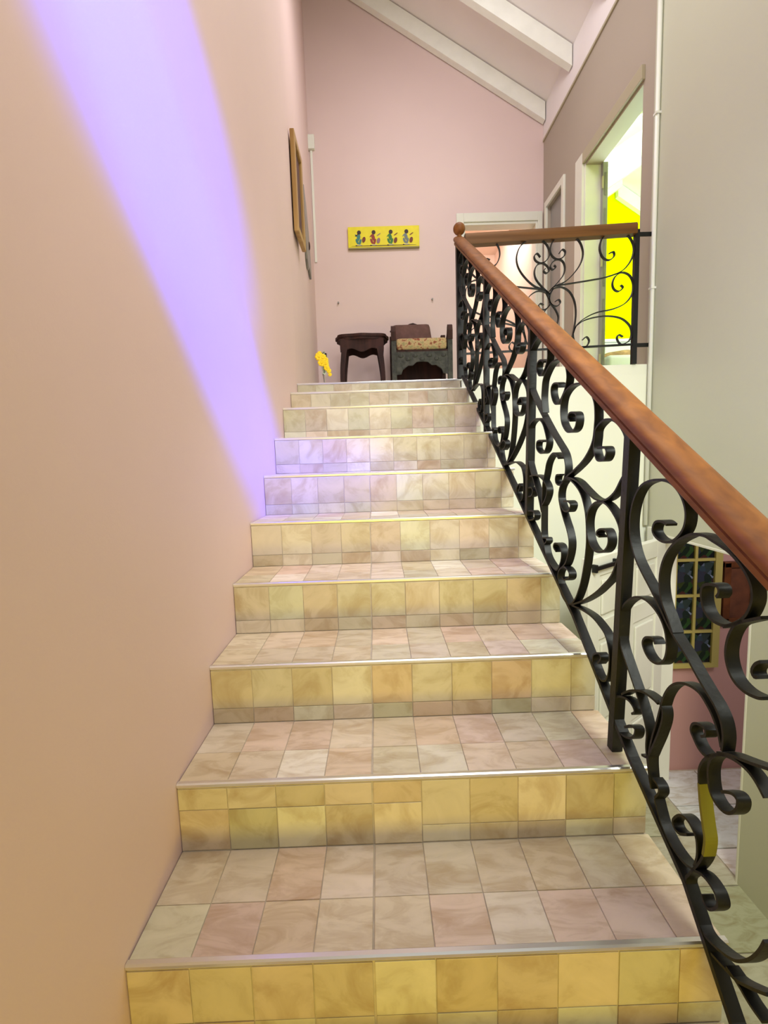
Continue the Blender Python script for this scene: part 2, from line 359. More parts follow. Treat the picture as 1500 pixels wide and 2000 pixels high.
# doorway trims
def casing(name, parts, m=None):
    bm = bm_new()
    for p in parts: box(bm, *p, 0.004)
    return obj(name, bm, m or m_white, kind='structure')
casing('trim_lower_opening', [(XR - 0.022, XR, OY1, OY1 + 0.075, ZF, OZ + 0.03), (XR - 0.015, XR + 0.125, OY1 - 0.015, OY1 + 0.001, ZF, OZ), (XR - 0.002, XR + 0.125, OY0 - 0.001, OY0 + 0.014, ZF, OZ), (XR - 0.002, XR + 0.125, OY0, OY1, OZ - 0.015, OZ + 0.001)])
casing('trim_yellow_room_doorway', [(XR - 0.025, XR + 0.001, D1[1], D1[1] + 0.14, 1.388, D1[2] + 0.085), (XR - 0.004, XR + 0.126, D1[1] - 0.018, D1[1] + 0.001, 1.388, D1[2])])
casing('trim_yellow_room_header', [(XR - 0.025, XR + 0.001, D1[0] - 0.02, D1[1], D1[2], D1[2] + 0.085), (XR - 0.002, XR + 0.126, D1[0], D1[1], D1[2] - 0.018, D1[2] + 0.001)], m_trimtan)
casing('trim_corner_doorway', [(XR - 0.02, XR + 0.001, D2[0] - 0.055, D2[0], 1.388, D2[2] + 0.06), (XR - 0.02, XR + 0.001, D2[0], D2[1] + 0.05, D2[2], D2[2] + 0.06), (XR - 0.02, XR + 0.001, D2[1], D2[1] + 0.05, 1.388, D2[2])])
casing('trim_back_doorway', [(1.365, 1.44, 4.375, 4.401, 1.388, 3.325), (2.19, 2.235, 4.375, 4.401, 1.388, 3.325), (1.44, 2.19, 4.375, 4.401, 3.24, 3.325), (1.44, 2.19, 4.39, 4.52, 3.215, 3.241), (2.17, 2.191, 4.39, 4.52, 1.388, 3.22), (1.439, 1.455, 4.39, 4.52, 1.388, 3.22)])
dr = thing('door_3', None, None, (XR + 0.08, 4.07, 1.39), kind='structure')
obj('door_leaf', B(XR + 0.03, XR + 0.07, D2[0] + 0.004, D2[1] - 0.004, 1.395, D2[2] - 0.005), m_greyd, dr)
# yellow room beyond the right doorway
XY0 = XR + 0.12
def zy(x): return 3.42 + 0.62 * (x - XY0) if x < 3.50 else 3.42 + 0.62 * (3.50 - XY0) - 0.66 * (x - 3.50)
bm = bm_new(); prism(bm, [(XY0, 1.2), (5.6, 1.2), (5.6, zy(5.6)), (3.50, zy(3.50)), (XY0, zy(XY0))], 'y', 5.5, 5.6)
obj('wall_yellow_room_back', bm, m_yellow, kind='structure')
obj('wall_yellow_room_side', B(5.5, 5.6, 2.42, 5.5, 1.2, 2.9), m_yellow, kind='structure')
obj('wall_yellow_room_front', B(XY0, 5.6, 2.42, 2.50, 1.2, 4.1), m_yellow, kind='structure')
obj('wall_yellow_room_left', B(XY0 - 0.09, XY0, 4.52, 5.5, 1.2, 3.5), m_yellow, kind='structure')
bm = bm_new(); prism(bm, [(XY0, zy(XY0)), (3.5, zy(3.5)), (5.6, zy(5.6)), (5.6, zy(5.6) + .1), (3.5, zy(3.5) + .1), (XY0, zy(XY0) + .1)], 'y', 2.42, 5.6)
obj('ceiling_yellow_room', bm, m_beam, kind='structure')
obj('floor_yellow_room', B(XY0, 5.6, 2.42, 5.6, 1.2, 1.388), m_cream, kind='structure')
yr = None
for i in range(7):
    y = 2.75 + 0.42 * i
    if yr is None:
        bm = bm_new(); prism(bm, [(XY0, zy(XY0) - 0.12), (3.46, zy(3.46) - 0.12), (3.46, zy(3.46) - 0.005), (XY0, zy(XY0) - 0.005)], 'y', y - 0.03, y + 0.03)
        yr = obj('rafter', bm, m_beam, pivot=(3, y, 3.4), label='white rafter in the bright yellow room, nearest to the doorway side', cat='rafter', group='white rafters in the yellow room')
    else: inst(yr, (3, y, 3.4))['label'] = 'white rafter in the bright yellow room, %s from the doorway side' % ('second', 'third', 'fourth', 'fifth', 'sixth', 'seventh')[i - 1]
bm = bm_new(); prism(bm, [(3.50, zy(3.5) - 0.16), (5.4, zy(5.4) - 0.16), (5.4, zy(5.4) - 0.005), (3.50, zy(3.5) - 0.005)], 'y', 5.42, 5.49)
obj('beam', bm, m_beam, label='pale sloping beam along the top of the yellow wall', cat='beam')
# back room beyond the back doorway
m_room = mat('pale_peach_wall_paint', (0.80, 0.62, 0.52), 0.6)
obj('wall_back_room_end', B(0.9, 2.27, 6.4, 6.5, 1.2, 3.7), m_room, kind='structure')
obj('wall_back_room_left', B(0.9, 1.0, 4.52, 6.4, 1.2, 3.7), m_room, kind='structure')
obj('wall_back_room_right', B(2.24, 2.27, 4.52, 6.4, 1.2, 3.7), m_room, kind='structure')
obj('ceiling_back_room', B(0.9, 2.27, 4.52, 6.5, 3.7, 3.8), m_room, kind='structure')
obj('floor_back_room', B(0.9, 2.27, 4.52, 6.5, 1.2, 1.388), m_cream, kind='structure')

# ============================================================ STAIRCASE
stair = thing('staircase', 'tiled staircase with beige square tiles and metal step edges, climbing to the landing', 'staircase', (0.55, 0, ZF))
T = 0.114; XG = 0.459
cols = [XG + T * k for k in range(-4, 7)]      # column boundaries
PAL_T = [(0.64, 0.54, 0.39), (0.57, 0.49, 0.34), (0.65, 0.56, 0.41), (0.61, 0.50, 0.37), (0.58, 0.52, 0.37), (0.76, 0.69, 0.54), (0.63, 0.50, 0.38), (0.59, 0.50, 0.34), (0.66, 0.57, 0.43)]
PAL_R = [(0.47, 0.41, 0.27), (0.45, 0.39, 0.25), (0.50, 0.45, 0.30), (0.47, 0.38, 0.24), (0.46, 0.41, 0.27), (0.56, 0.51, 0.36), (0.48, 0.41, 0.28)]  # same tile as the treads; golden light on risers put into colour
tmesh = {}
def tile(parent, kind, x0, x1, v0, v1, at, col):
    """kind 't': lies flat, v along y, at = z ; kind 'r': upright, v along z, at = y"""
    g = 0.0018
    if abs(x1 - XG) < 1e-6: x1 -= 0.0025
    W, H = round(x1 - x0 - g, 4), round(v1 - v0 - g, 4)
    if W < 0.012 or H < 0.008: return
    key = (kind, W, H)
    if key not in tmesh:
        bm = bm_new()
        if kind == 't': box(bm, 0, W, 0, H, -0.006, 0.0, 0.0012)
        else: box(bm, 0, W, -0.006, 0.0, 0, H, 0.0012)
        me = bpy.data.meshes.new('tile'); bm.to_mesh(me); bm.free(); me.materials.append(m_tile); tmesh[key] = me
    o = bpy.data.objects.new('tile', tmesh[key]); C.objects.link(o); o.parent = parent
    j = random.uniform(-0.0005, 0.0005)
    loc = (x0 + g / 2, v0 + g / 2, at + j) if kind == 't' else (x0 + g / 2, at + j, v0 + g / 2)
    o.location = Vector(loc) - wpos(parent); o.color = (*jit(col, 0.05), 1)
for k in range(-6, 10):                        # k = 0 is the lowest nosing in view
    y = DY * k; z = ZN[k] if k >= 0 else 0.17 * k
    zb = (ZN[k - 1] if k >= 1 else z - 0.17)
    W = WR[k] if k >= 0 else 1.118
    ye = y + DY + 0.005 if k < 9 else 2.40
    st = obj('step', B(0.002, W - 0.004, y + 0.0022, ye, ZF, z - 0.0022), m_grout, stair)
    bm = bm_new(); prism(bm, [(y + 0.0055, z - 0.0095), (y - 0.001, z - 0.008), (y - 0.002, z - 0.001), (y + 0.001, z + 0.0022), (y + 0.010, z + 0.0018), (y + 0.0115, z + 0.0005)], 'x', 0.001, W + 0.004)
    if k >= -1: obj('nosing', bm, m_alu, st, label='narrow metal step edge')
    else: bm.free()
    if k < -1: continue
    xs = [0.001] + [c for c in cols if 0.005 < c < W - 0.004] + [W]
    full = z - 0.012
    split = full - T if k not in (8, 9) else None
    for i in range(len(xs) - 1):
        if split is None: tile(st, 'r', xs[i], xs[i + 1], zb, full, y + 0.006, random.choice(PAL_R))
        elif k == 1 and i < 5:
            tile(st, 'r', xs[i], xs[i + 1], zb, zb + T - 0.01, y + 0.006, random.choice(PAL_R)); tile(st, 'r', xs[i], xs[i + 1], zb + T - 0.01, full, y + 0.006, random.choice(PAL_R))
        else:
            tile(st, 'r', xs[i], xs[i + 1], split, full, y + 0.006, random.choice(PAL_R)); tile(st, 'r', xs[i], xs[i + 1], zb, split, y + 0.006, random.choice(PAL_R))
    if -1 <= k <= 5:
        for i in range(len(xs) - 1):
            tile(st, 't', xs[i], xs[i + 1], y + 0.011, y + 0.122, z, random.choice(PAL_T)); tile(st, 't', xs[i], xs[i + 1], y + 0.122, y + DY - 0.0005, z, random.choice(PAL_T))
    elif k < 9:
        bm = bm_new()
        for i in range(len(xs) - 1):
            for a, b_ in ((y + 0.011, y + 0.122), (y + 0.122, y + DY - 0.0005)): box(bm, xs[i] + 0.001, xs[i + 1] - 0.001, a + 0.001, b_ - 0.001, z - 0.006, z)
        t_ = obj('tread_tiles', bm, m_tile, st, kind='stuff'); t_.color = (0.58, 0.5, 0.4, 1)

# ============================================================ STAIR RAILING
RAIL = {"bay":{"e1s1":[[0.8294,1.2082],[0.8533,1.2194],[0.8826,1.2167],[0.8924,1.1982],[0.8771,1.1769],[0.8525,1.1695],[0.8197,1.182],[0.7972,1.2021],[0.7888,1.2275],[0.8029,1.2656],[0.8496,1.2942],[0.9037,1.292],[0.9452,1.2773],[0.9833,1.25],[0.9885,1.1882],[0.9602,1.1391],[0.9116,1.0942],[0.8507,1.0467],[0.7619,0.9808],[0.7062,0.9435],[0.6618,0.9132],[0.6421,0.8858],[0.6375,0.8572],[0.6519,0.8292],[0.6789,0.8139],[0.7073,0.8171],[0.7159,0.8294],[0.7079,0.8425],[0.6797,0.8451]],"s2":[[0.6941,1.1072],[0.6983,1.12],[0.7351,1.1254],[0.756,1.1159],[0.7556,1.0953],[0.7381,1.0712],[0.713,1.0606],[0.6852,1.0682],[0.6588,1.086],[0.6407,1.1071],[0.6341,1.1336],[0.6497,1.1668],[0.6843,1.1881],[0.7283,1.1936],[0.7662,1.19],[0.8012,1.174],[0.8285,1.1524],[0.8375,1.1273],[0.8417,1.0912],[0.8314,1.045]],"s5":[[0.6088,1.0017],[0.6235,1.0131],[0.6095,1.025],[0.5748,1.0204],[0.5642,1.0026],[0.5735,0.9807],[0.6008,0.9708],[0.6333,0.974],[0.664,0.9953],[0.6762,1.0204],[0.677,1.0522],[0.6624,1.079],[0.6258,1.0962],[0.5807,1.1011],[0.5254,1.093],[0.4853,1.0715],[0.4582,1.0383],[0.4514,1.0055],[0.4532,0.9812],[0.4604,0.9464],[0.4797,0.9192],[0.5183,0.8895],[0.5732,0.8633],[0.6407,0.8358],[0.6787,0.806],[0.6859,0.7724],[0.6691,0.7393],[0.6449,0.7092],[0.6215,0.6831],[0.6058,0.6534],[0.6086,0.6206],[0.63,0.582],[0.6605,0.5593]],"s6":[[0.4369,0.921],[0.4153,0.9231],[0.3942,0.9202],[0.3885,0.9064],[0.4034,0.8914],[0.433,0.89],[0.4473,0.9017],[0.4566,0.9227],[0.452,0.9487],[0.4472,0.9692],[0.4231,0.9829],[0.3946,0.9896],[0.3524,0.9827],[0.3144,0.9592],[0.2954,0.9297],[0.2916,0.8942],[0.2968,0.8665],[0.3181,0.8434],[0.3426,0.8168],[0.3737,0.7984],[0.4098,0.7876],[0.4455,0.7804],[0.4768,0.7597],[0.4909,0.7291],[0.4867,0.6962],[0.4705,0.6697],[0.4378,0.6552],[0.3966,0.6619],[0.3738,0.6792],[0.3696,0.7004],[0.3858,0.7183],[0.4177,0.7148],[0.4339,0.7017],[0.417,0.6964]],"x1":[[0.6445,0.8372],[0.5968,0.8376],[0.5519,0.8295],[0.4999,0.8086],[0.4516,0.7919],[0.4098,0.7876],[0.3807,0.7814],[0.3525,0.7668],[0.3275,0.7465],[0.3148,0.7228],[0.3153,0.6838],[0.3278,0.6481],[0.353,0.6082],[0.3982,0.5703],[0.4335,0.5443],[0.4771,0.5177],[0.521,0.4944],[0.5822,0.4666]],"s7":[[0.6332,0.8361],[0.6075,0.8342],[0.5616,0.8175],[0.5279,0.7955],[0.5044,0.761],[0.494,0.7287],[0.4893,0.6846],[0.4912,0.6506],[0.5021,0.6028],[0.5196,0.5522],[0.5384,0.5176],[0.5581,0.4908],[0.5894,0.466],[0.619,0.4616],[0.6543,0.4736],[0.6749,0.4939],[0.6881,0.5267],[0.6724,0.5533],[0.6334,0.5671],[0.6031,0.5585],[0.6063,0.5406],[0.64,0.5274],[0.6558,0.533]],"hook":[[0.6864,0.7929],[0.6859,0.7724],[0.6653,0.7475],[0.6418,0.7375],[0.6121,0.7423],[0.5981,0.7603],[0.6165,0.7691],[0.6502,0.7661]],"e2":[[0.8299,0.9507],[0.8591,0.9551],[0.8892,0.9492],[0.8889,0.9263],[0.8486,0.9119],[0.8105,0.9199],[0.7925,0.9462],[0.8069,0.9783],[0.8357,1.0118],[0.8751,1.0283],[0.9161,1.028],[0.9592,1.015],[0.9813,0.9815],[0.9924,0.9225],[0.9691,0.8704],[0.9191,0.8132],[0.8714,0.7623],[0.8406,0.7122]],"e3":[[0.6929,0.8948],[0.7261,0.9108],[0.7603,0.9029],[0.7913,0.8797],[0.8092,0.844],[0.8276,0.8108],[0.8318,0.769],[0.836,0.7267],[0.8346,0.6371],[0.8147,0.6104],[0.795,0.5739],[0.7532,0.5516],[0.7051,0.5424],[0.6806,0.5595],[0.6651,0.5824],[0.6617,0.6071],[0.6782,0.6264],[0.7155,0.6263],[0.7281,0.6124],[0.7065,0.6016]],"e4":[[0.9632,0.8297],[0.914,0.8352],[0.8673,0.8333],[0.823,0.8213],[0.7944,0.8024],[0.7895,0.7824],[0.8077,0.7571],[0.8313,0.7377]],"e5":[[0.9857,0.7854],[0.9461,0.7897],[0.9295,0.7761],[0.9458,0.7601],[0.9796,0.7537]],"e6":[[0.985,0.6999],[0.9287,0.706],[0.907,0.6938],[0.923,0.6771],[0.9732,0.6669]],"knob":[[0.8246,0.6263],[0.796,0.6294],[0.7911,0.6198],[0.8098,0.6078]],"f1":[[0.5821,0.4651],[0.5105,0.4741],[0.4513,0.4747],[0.4078,0.466],[0.3746,0.4524],[0.3551,0.4228],[0.3513,0.3952],[0.3551,0.3615],[0.3671,0.337],[0.391,0.3256],[0.4224,0.3334],[0.4409,0.3565],[0.4357,0.3758],[0.4075,0.3904],[0.396,0.3814],[0.4121,0.362]]},"near":{"g1":[[0.1364,0.7657],[0.1533,0.7705],[0.1755,0.7655],[0.1834,0.7474],[0.1685,0.7349],[0.1443,0.7307],[0.1186,0.7361],[0.0978,0.7505],[0.084,0.7681],[0.0795,0.7897],[0.0851,0.811],[0.1027,0.8334],[0.1315,0.8493],[0.168,0.8526],[0.2034,0.8478],[0.2331,0.8354],[0.2558,0.8093],[0.2688,0.7761],[0.2713,0.7412],[0.2633,0.7076],[0.2451,0.6765],[0.2157,0.649],[0.188,0.6272],[0.1467,0.5916],[0.1254,0.5712],[0.0984,0.5499],[0.0639,0.5293],[0.0342,0.507],[0.0064,0.4878],[-0.0173,0.472],[-0.033,0.4531],[-0.0393,0.4294],[-0.0374,0.4043]],"g2":[[-0.0075,0.6622],[-0.014,0.6729],[-0.0062,0.6823],[0.0158,0.6782],[0.0282,0.6685],[0.0282,0.6481],[0.0178,0.6281],[-0.0004,0.6196],[-0.0268,0.6198],[-0.0487,0.6301],[-0.0709,0.6487],[-0.0817,0.6694],[-0.0845,0.6864],[-0.0792,0.7058],[-0.0615,0.7258],[-0.0323,0.7446],[0.0109,0.7574],[0.0288,0.7616],[0.058,0.7597],[0.0801,0.7514],[0.1092,0.7348],[0.1332,0.7101],[0.1483,0.6821],[0.1536,0.6534],[0.1504,0.6267],[0.1406,0.6041],[0.1245,0.5841],[0.1052,0.5577]],"g3":[[0.1617,0.5125],[0.1712,0.521],[0.1971,0.5134],[0.2079,0.4966],[0.1953,0.4798],[0.1741,0.4718],[0.1474,0.4768],[0.1293,0.4932],[0.1223,0.5175],[0.1253,0.5396],[0.133,0.558],[0.1493,0.5758],[0.1749,0.5892],[0.2052,0.5955],[0.2408,0.5897],[0.2739,0.5704],[0.2974,0.546],[0.3099,0.5145],[0.3059,0.4782],[0.2953,0.4509],[0.2759,0.4278],[0.2481,0.3973],[0.2214,0.3681],[0.1955,0.3344],[0.1824,0.3066],[0.1825,0.2712],[0.175,0.2405],[0.1634,0.2013]],"g4":[[0.1462,0.3911],[0.1607,0.3925],[0.1907,0.3908],[0.2181,0.3829],[0.2552,0.3644],[0.29,0.338]],"g5":[[0.3323,0.3086],[0.299,0.3283],[0.2628,0.3394],[0.2408,0.3361],[0.2318,0.3263],[0.244,0.3146]],"g6":[[0.3319,0.2982],[0.3351,0.2563],[0.3144,0.2414],[0.2855,0.2401],[0.254,0.2501],[0.2331,0.2666],[0.2277,0.287],[0.2469,0.2845],[0.2728,0.2656]],"g7":[[-0.0359,0.4089],[-0.0273,0.4313],[-0.0137,0.4514],[0.0024,0.4653],[0.0242,0.477],[0.0521,0.4769],[0.0812,0.4669],[0.1053,0.4488],[0.1237,0.4225],[0.1356,0.3901],[0.1475,0.35],[0.1616,0.3075],[0.1722,0.26],[0.1683,0.2214],[0.1592,0.1925]],"g7b":[[0.1431,0.3994],[0.1302,0.3874],[0.129,0.366],[0.141,0.329],[0.1604,0.2851],[0.1758,0.2542],[0.1988,0.244]],"knob2":[[0.155,0.219],[0.1366,0.2158],[0.1323,0.2029],[0.1456,0.1814]],"g8":[[-0.018,0.3844],[-0.001,0.3714],[0.0178,0.3731],[0.0322,0.384],[0.0413,0.3945],[0.0366,0.4094],[0.0206,0.4186],[0.0046,0.4182],[0.0039,0.407],[0.0166,0.3974]],"g9":[[-0.0424,0.4002],[-0.0251,0.3899],[-0.0012,0.3677],[0.0142,0.3378],[0.0137,0.3083],[0.0075,0.2729],[-0.0013,0.2397],[-0.0082,0.2154],[-0.0049,0.1824],[0.0069,0.1534],[0.0196,0.1313],[0.0299,0.1111],[0.0379,0.095],[0.0336,0.0733],[0.0119,0.0521],[-0.0168,0.0362],[-0.0474,0.0434],[-0.0778,0.0581],[-0.0971,0.0736],[-0.1187,0.1022],[-0.1347,0.134],[-0.1444,0.1625]],"g10":[[-0.0251,0.389],[-0.0125,0.3713],[-0.0076,0.3478],[-0.0134,0.318],[-0.0281,0.3039],[-0.0477,0.3019],[-0.0633,0.3104],[-0.0756,0.3273],[-0.0767,0.3443],[-0.0632,0.346],[-0.0409,0.3324]],"g11":[[-0.0272,0.3941],[-0.0546,0.4081],[-0.0804,0.4169],[-0.1045,0.4252],[-0.1334,0.4364]],"g11b":[[-0.0273,0.3932],[-0.0593,0.4057],[-0.0894,0.4081],[-0.1102,0.4011],[-0.1286,0.3867]],"g12":[[0.0403,0.1848],[0.0606,0.1699],[0.0762,0.1679],[0.0834,0.1797],[0.0658,0.2047],[0.045,0.2147],[0.0273,0.2103],[0.0137,0.1968],[0.0105,0.1666],[0.0173,0.1397]],"g13":[[0.1455,0.1792],[0.122,0.1441],[0.0935,0.1267],[0.064,0.1212],[0.0396,0.1236],[0.0168,0.1328],[-0.0073,0.1439],[-0.0283,0.1437],[-0.0414,0.1367],[-0.045,0.1205],[-0.0263,0.0954],[-0.013,0.0963],[-0.0057,0.1054]],"g16":[[-0.0363,0.0187],[-0.0657,0.0264],[-0.0952,0.0361],[-0.1258,0.0583],[-0.1539,0.0821]],"g16b":[[-0.0724,0.0342],[-0.0976,0.0333],[-0.1238,0.028],[-0.1499,0.0287]],"g17":[[-0.1075,0.5918],[-0.0975,0.5834],[-0.0915,0.5701],[-0.097,0.5627],[-0.1045,0.5662]],"g18":[[-0.027,0.6172],[-0.0403,0.6237],[-0.0673,0.64],[-0.1038,0.6589]],"g19":[[-0.0672,0.6416],[-0.0511,0.6275],[-0.0394,0.6034],[-0.0355,0.5756],[-0.0428,0.5523],[-0.0572,0.5371],[-0.079,0.5306],[-0.103,0.5328],[-0.1169,0.5384]]},"bar":[[2.2501,1.3927],[0.8641,0.6017],[0.5742,0.4398],[0.2496,0.2036],[0.0433,0.0855],[-0.0898,-0.0524]],"bal":{"h1":[[1.6023,1.9126],[1.6311,1.9394],[1.7014,1.968],[1.7648,2.0273],[1.8011,2.087],[1.8079,2.1472],[1.7816,2.2081],[1.724,2.2395],[1.6668,2.241],[1.6226,2.2092],[1.6039,2.1586],[1.6201,2.119],[1.6553,2.0999],[1.6903,2.1171],[1.6983,2.1441],[1.6803,2.1578],[1.6614,2.136]],"heart":[[1.6023,1.9144],[1.6501,1.9602],[1.6882,2.008],[1.6973,2.0534],[1.681,2.0902],[1.649,2.1001],[1.6184,2.0827],[1.6059,2.0558],[1.6226,2.0402],[1.6398,2.0537],[1.6301,2.0673]],"h2":[[1.6025,1.8942],[1.6247,1.9242],[1.676,1.9351],[1.7278,1.9061],[1.7593,1.8499],[1.7692,1.7817],[1.7637,1.7073],[1.7503,1.639],[1.7376,1.6143]],"h2b":[[1.6247,1.9273],[1.6045,1.8849],[1.6027,1.8542],[1.619,1.8291],[1.6513,1.822],[1.6705,1.8431],[1.6606,1.86],[1.6395,1.8501]],"h2c":[[1.6008,1.8481],[1.632,1.8133],[1.655,1.7724],[1.6585,1.7413],[1.6471,1.7012]],"h3":[[1.6503,1.945],[1.7849,1.9615],[1.881,1.9742],[1.9451,1.9841],[2.0408,2.0138],[2.0911,2.055],[2.1205,2.1088],[2.124,2.1691],[2.0868,2.2302],[2.0226,2.2528],[1.9655,2.2453],[1.9248,2.2104],[1.913,2.1565],[1.9332,2.1047],[1.9719,2.0873],[2.0034,2.1089],[1.9997,2.135],[1.9743,2.1278]],"h4":[[1.7534,1.6514],[1.7722,1.6977],[1.8203,1.7399],[1.8974,1.775],[2.0005,1.7938],[2.0774,1.8257],[2.1213,1.88],[2.1273,1.9443],[2.1023,1.9939],[2.0536,2.0122],[2.0125,1.9871],[1.9972,1.9478],[2.0076,1.9138],[2.0369,1.8995],[2.0635,1.9215],[2.049,1.9372]],"h5":[[1.7722,1.6977],[1.8204,1.7294],[1.8978,1.7483],[1.982,1.7522],[2.0601,1.7345],[2.1132,1.6881],[2.125,1.6347],[2.1058,1.5944],[2.0586,1.5788],[2.0337,1.6122],[2.0429,1.637],[2.0692,1.6237]],"h6":[[1.7658,1.6917],[1.7534,1.6514],[1.7651,1.5979],[1.8033,1.5653],[1.839,1.5725],[1.8561,1.6047],[1.8381,1.6303],[1.8143,1.6121]]}}
rail = thing('stair_railing', 'black wrought iron scroll railing with a varnished wooden handrail beside the stairs', 'railing', (1.05, 0.7, 0.3))
def ex(y): return 1.07 - 0.0145 * y
def emb(y, z, s): return (ex(y) + s, y, z)
def zrail(y): return 0.797 + 0.60 * y
PITCH = 0.683; PZ = PITCH * 0.592
def scroll(pts, dy=0, dz=0, w=0.022, t=0.0050):
    bm = bm_new(); strip(bm, [(a + dy, b + dz) for a, b in pts], emb, w, t); obj('scroll', bm, m_iron, rail, smooth='a')
for k, pts in RAIL['bay'].items():
    for n in (0, 1, 2): scroll(pts, PITCH * n, PZ * n - (0.0 if n == 0 else 0.0))
for k, pts in RAIL['near'].items(): scroll(pts)
for k in ('e1s1', 's2', 's5', 's6', 'x1', 's7', 'f1'): scroll(RAIL['bay'][k], -2 * PITCH, -2 * PZ)
# yellow light reflected in one scroll, painted as a thin overlay strip
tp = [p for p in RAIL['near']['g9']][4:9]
bm = bm_new(); strip(bm, tp, emb, 0.0225, 0.0062); obj('reflection_strip', bm, m_reflect, rail, label='yellow reflection painted on the black scroll')
bar = RAIL['bar']; bar = bar + [(-1.3, -0.80)]
bm = bm_new(); strip(bm, bar, emb, 0.024, 0.012, smooth=False); obj('bottom_bar', bm, m_iron, rail)
def post(y, z0, z1, w=0.026, lean=0.0):
    bm = bm_new(); x = ex(y); prism(bm, [(y - w / 2, z0), (y + w / 2, z0), (y + w / 2 - lean, z1), (y - w / 2 - lean, z1)], 'x', x - w / 2, x + w / 2); obj('post', bm, m_iron, rail)
post(0.335, 0.172, zrail(0.28) + 0.01, lean=0.05); post(1.00, 0.682, zrail(0.96) + 0.01, lean=0.04); post(1.66, 1.022, zrail(1.64) + 0.01, lean=0.02)
post(-0.372, -0.34, zrail(-0.372) + 0.01); post(-1.055, -0.68, zrail(-1.055) + 0.01)
# newel post, finial, handrail
NX, NY = 1.04, 2.345
obj('newel_post', B(NX - 0.022, NX + 0.022, NY - 0.022, NY + 0.022, 1.397, 2.205), m_iron, rail)
bm = bm_new(); lathe(bm, [(0.026, 0), (0.030, 0.01), (0.024, 0.018), (0.016, 0.026), (0.013, 0.038)] + [(0.037 * math.sin(math.radians(a)), 0.074 - 0.037 * math.cos(math.radians(a))) for a in range(22, 181, 15)] + [(0.002, 0.111)], (NX, NY, 2.215)); obj('finial', bm, m_hand, rail, smooth=True, label='round wooden ball')
prof = [(-0.026, -0.010), (0.026, -0.010), (0.031, -0.004), (0.031, 0.008), (0.026, 0.012), (0.026, 0.015), (0.035, 0.018), (0.036, 0.026), (0.034, 0.034), (0.028, 0.040), (0.018, 0.044), (0, 0.046), (-0.018, 0.044), (-0.028, 0.040), (-0.034, 0.034), (-0.036, 0.026), (-0.035, 0.018), (-0.026, 0.015), (-0.026, 0.012), (-0.031, 0.008), (-0.031, -0.004)]
def bar_sweep(bm, path, prof, side):
    rings = [[bm.verts.new(Vector(p) + Vector(side) * a + Vector((0, 0, b_))) for a, b_ in prof] for p in path]
    n = len(prof)
    for i in range(len(rings) - 1):
        for k in range(n): bm.faces.new((rings[i][k], rings[i][(k + 1) % n], rings[i + 1][(k + 1) % n], rings[i + 1][k]))
    bm.faces.new(rings[0][::-1]); bm.faces.new(rings[-1]); bmesh.ops.recalc_face_normals(bm, faces=bm.faces); return bm
path = [(ex(y), y, zrail(y)) for y in (2.33, 1.6, 0.9, 0.2, -0.5, -1.4)]
obj('handrail', bar_sweep(bm_new(), path, prof, (1, 0, 0)), m_hand, rail, smooth='a', label='reddish brown varnished handrail')

# ============================================================ LANDING BALUSTRADE
bal = thing('landing_balustrade', 'short wrought iron balustrade with heart scrolls closing the edge of the landing', 'railing', (1.6, 2.36, 1.5))
def emb2(x, z, s): return (x, 2.36 + s, z)
XC = 1.6025
for k, pts in RAIL['bal'].items():
    for mir in (False, True):
        q = [((2 * XC - a if mir else a), (b - 0.0 if not mir else b - 0.02)) for a, b in pts]
        bm = bm_new(); strip(bm, q, emb2, 0.020, 0.0055); obj('scroll', bm, m_iron, bal)
obj('bottom_bar', strip(bm_new(), [(1.066, 1.548), (1.6, 1.562), (2.14, 1.576)], emb2, 0.02, 0.011, smooth=False), m_iron, bal)
obj('post', B(2.128, 2.156, 2.346, 2.374, 1.453, 2.262), m_iron, bal)
for z in (2.235, 1.57): obj('wall_bracket', box(bm_new(), 2.15, XR - 0.002, 2.353, 2.367, z - 0.012, z + 0.012, 0.003), m_iron, bal)
rp = [(-0.030, 0), (0.030, 0), (0.034, 0.012), (0.034, 0.05), (0.026, 0.064), (0, 0.068), (-0.026, 0.064), (-0.034, 0.05), (-0.034, 0.012)]
obj('top_rail', bar_sweep(bm_new(), [(1.075, 2.36, 2.194), (1.6, 2.36, 2.212), (2.132, 2.36, 2.232)], rp, (0, 1, 0)), m_railb, bal, smooth='a', label='brown wooden top rail')

# ============================================================ PIPE, SWITCH BOX, CONDUIT
pp = thing('pipe', 'thin white vertical pipe on the right wall beside the landing edge', 'pipe', (XR - 0.015, 2.33, 0.5))
obj('tube', cyl(bm_new(), (XR - 0.014, 2.335, 0.42), (XR - 0.014, 2.335, 3.98), 0.013, seg=14), m_plastic, pp, smooth=True)
for z in (0.9, 1.9, 2.9, 3.7): obj('clip', B(XR - 0.03, XR, 2.318, 2.352, z, z + 0.012), m_plastic, pp)
cb = thing('cable_duct', 'narrow white cable duct with a box on top in the corner of the pink wall', 'cable duct', (-0.05, 4.39, 2.9))
obj('box', B(-0.092, -0.028, 4.36, 4.40, 3.955, 4.085, 0.004), m_plastic, cb)
obj('duct', B(-0.075, -0.053, 4.388, 4.40, 2.90, 3.955, 0.002), m_plastic, cb)
for i, (x, z) in enumerate(((0.145, 2.499), (1.108, 2.508))):
    n_ = obj('nail', cyl(bm_new(), (x, 4.375, z), (x, 4.402, z), 0.009, seg=8), m_greyd, label=['small grey nail in the pink wall above the side table', 'small grey nail in the pink wall above the armchair'][i], cat='nail', group='nails in the pink wall')

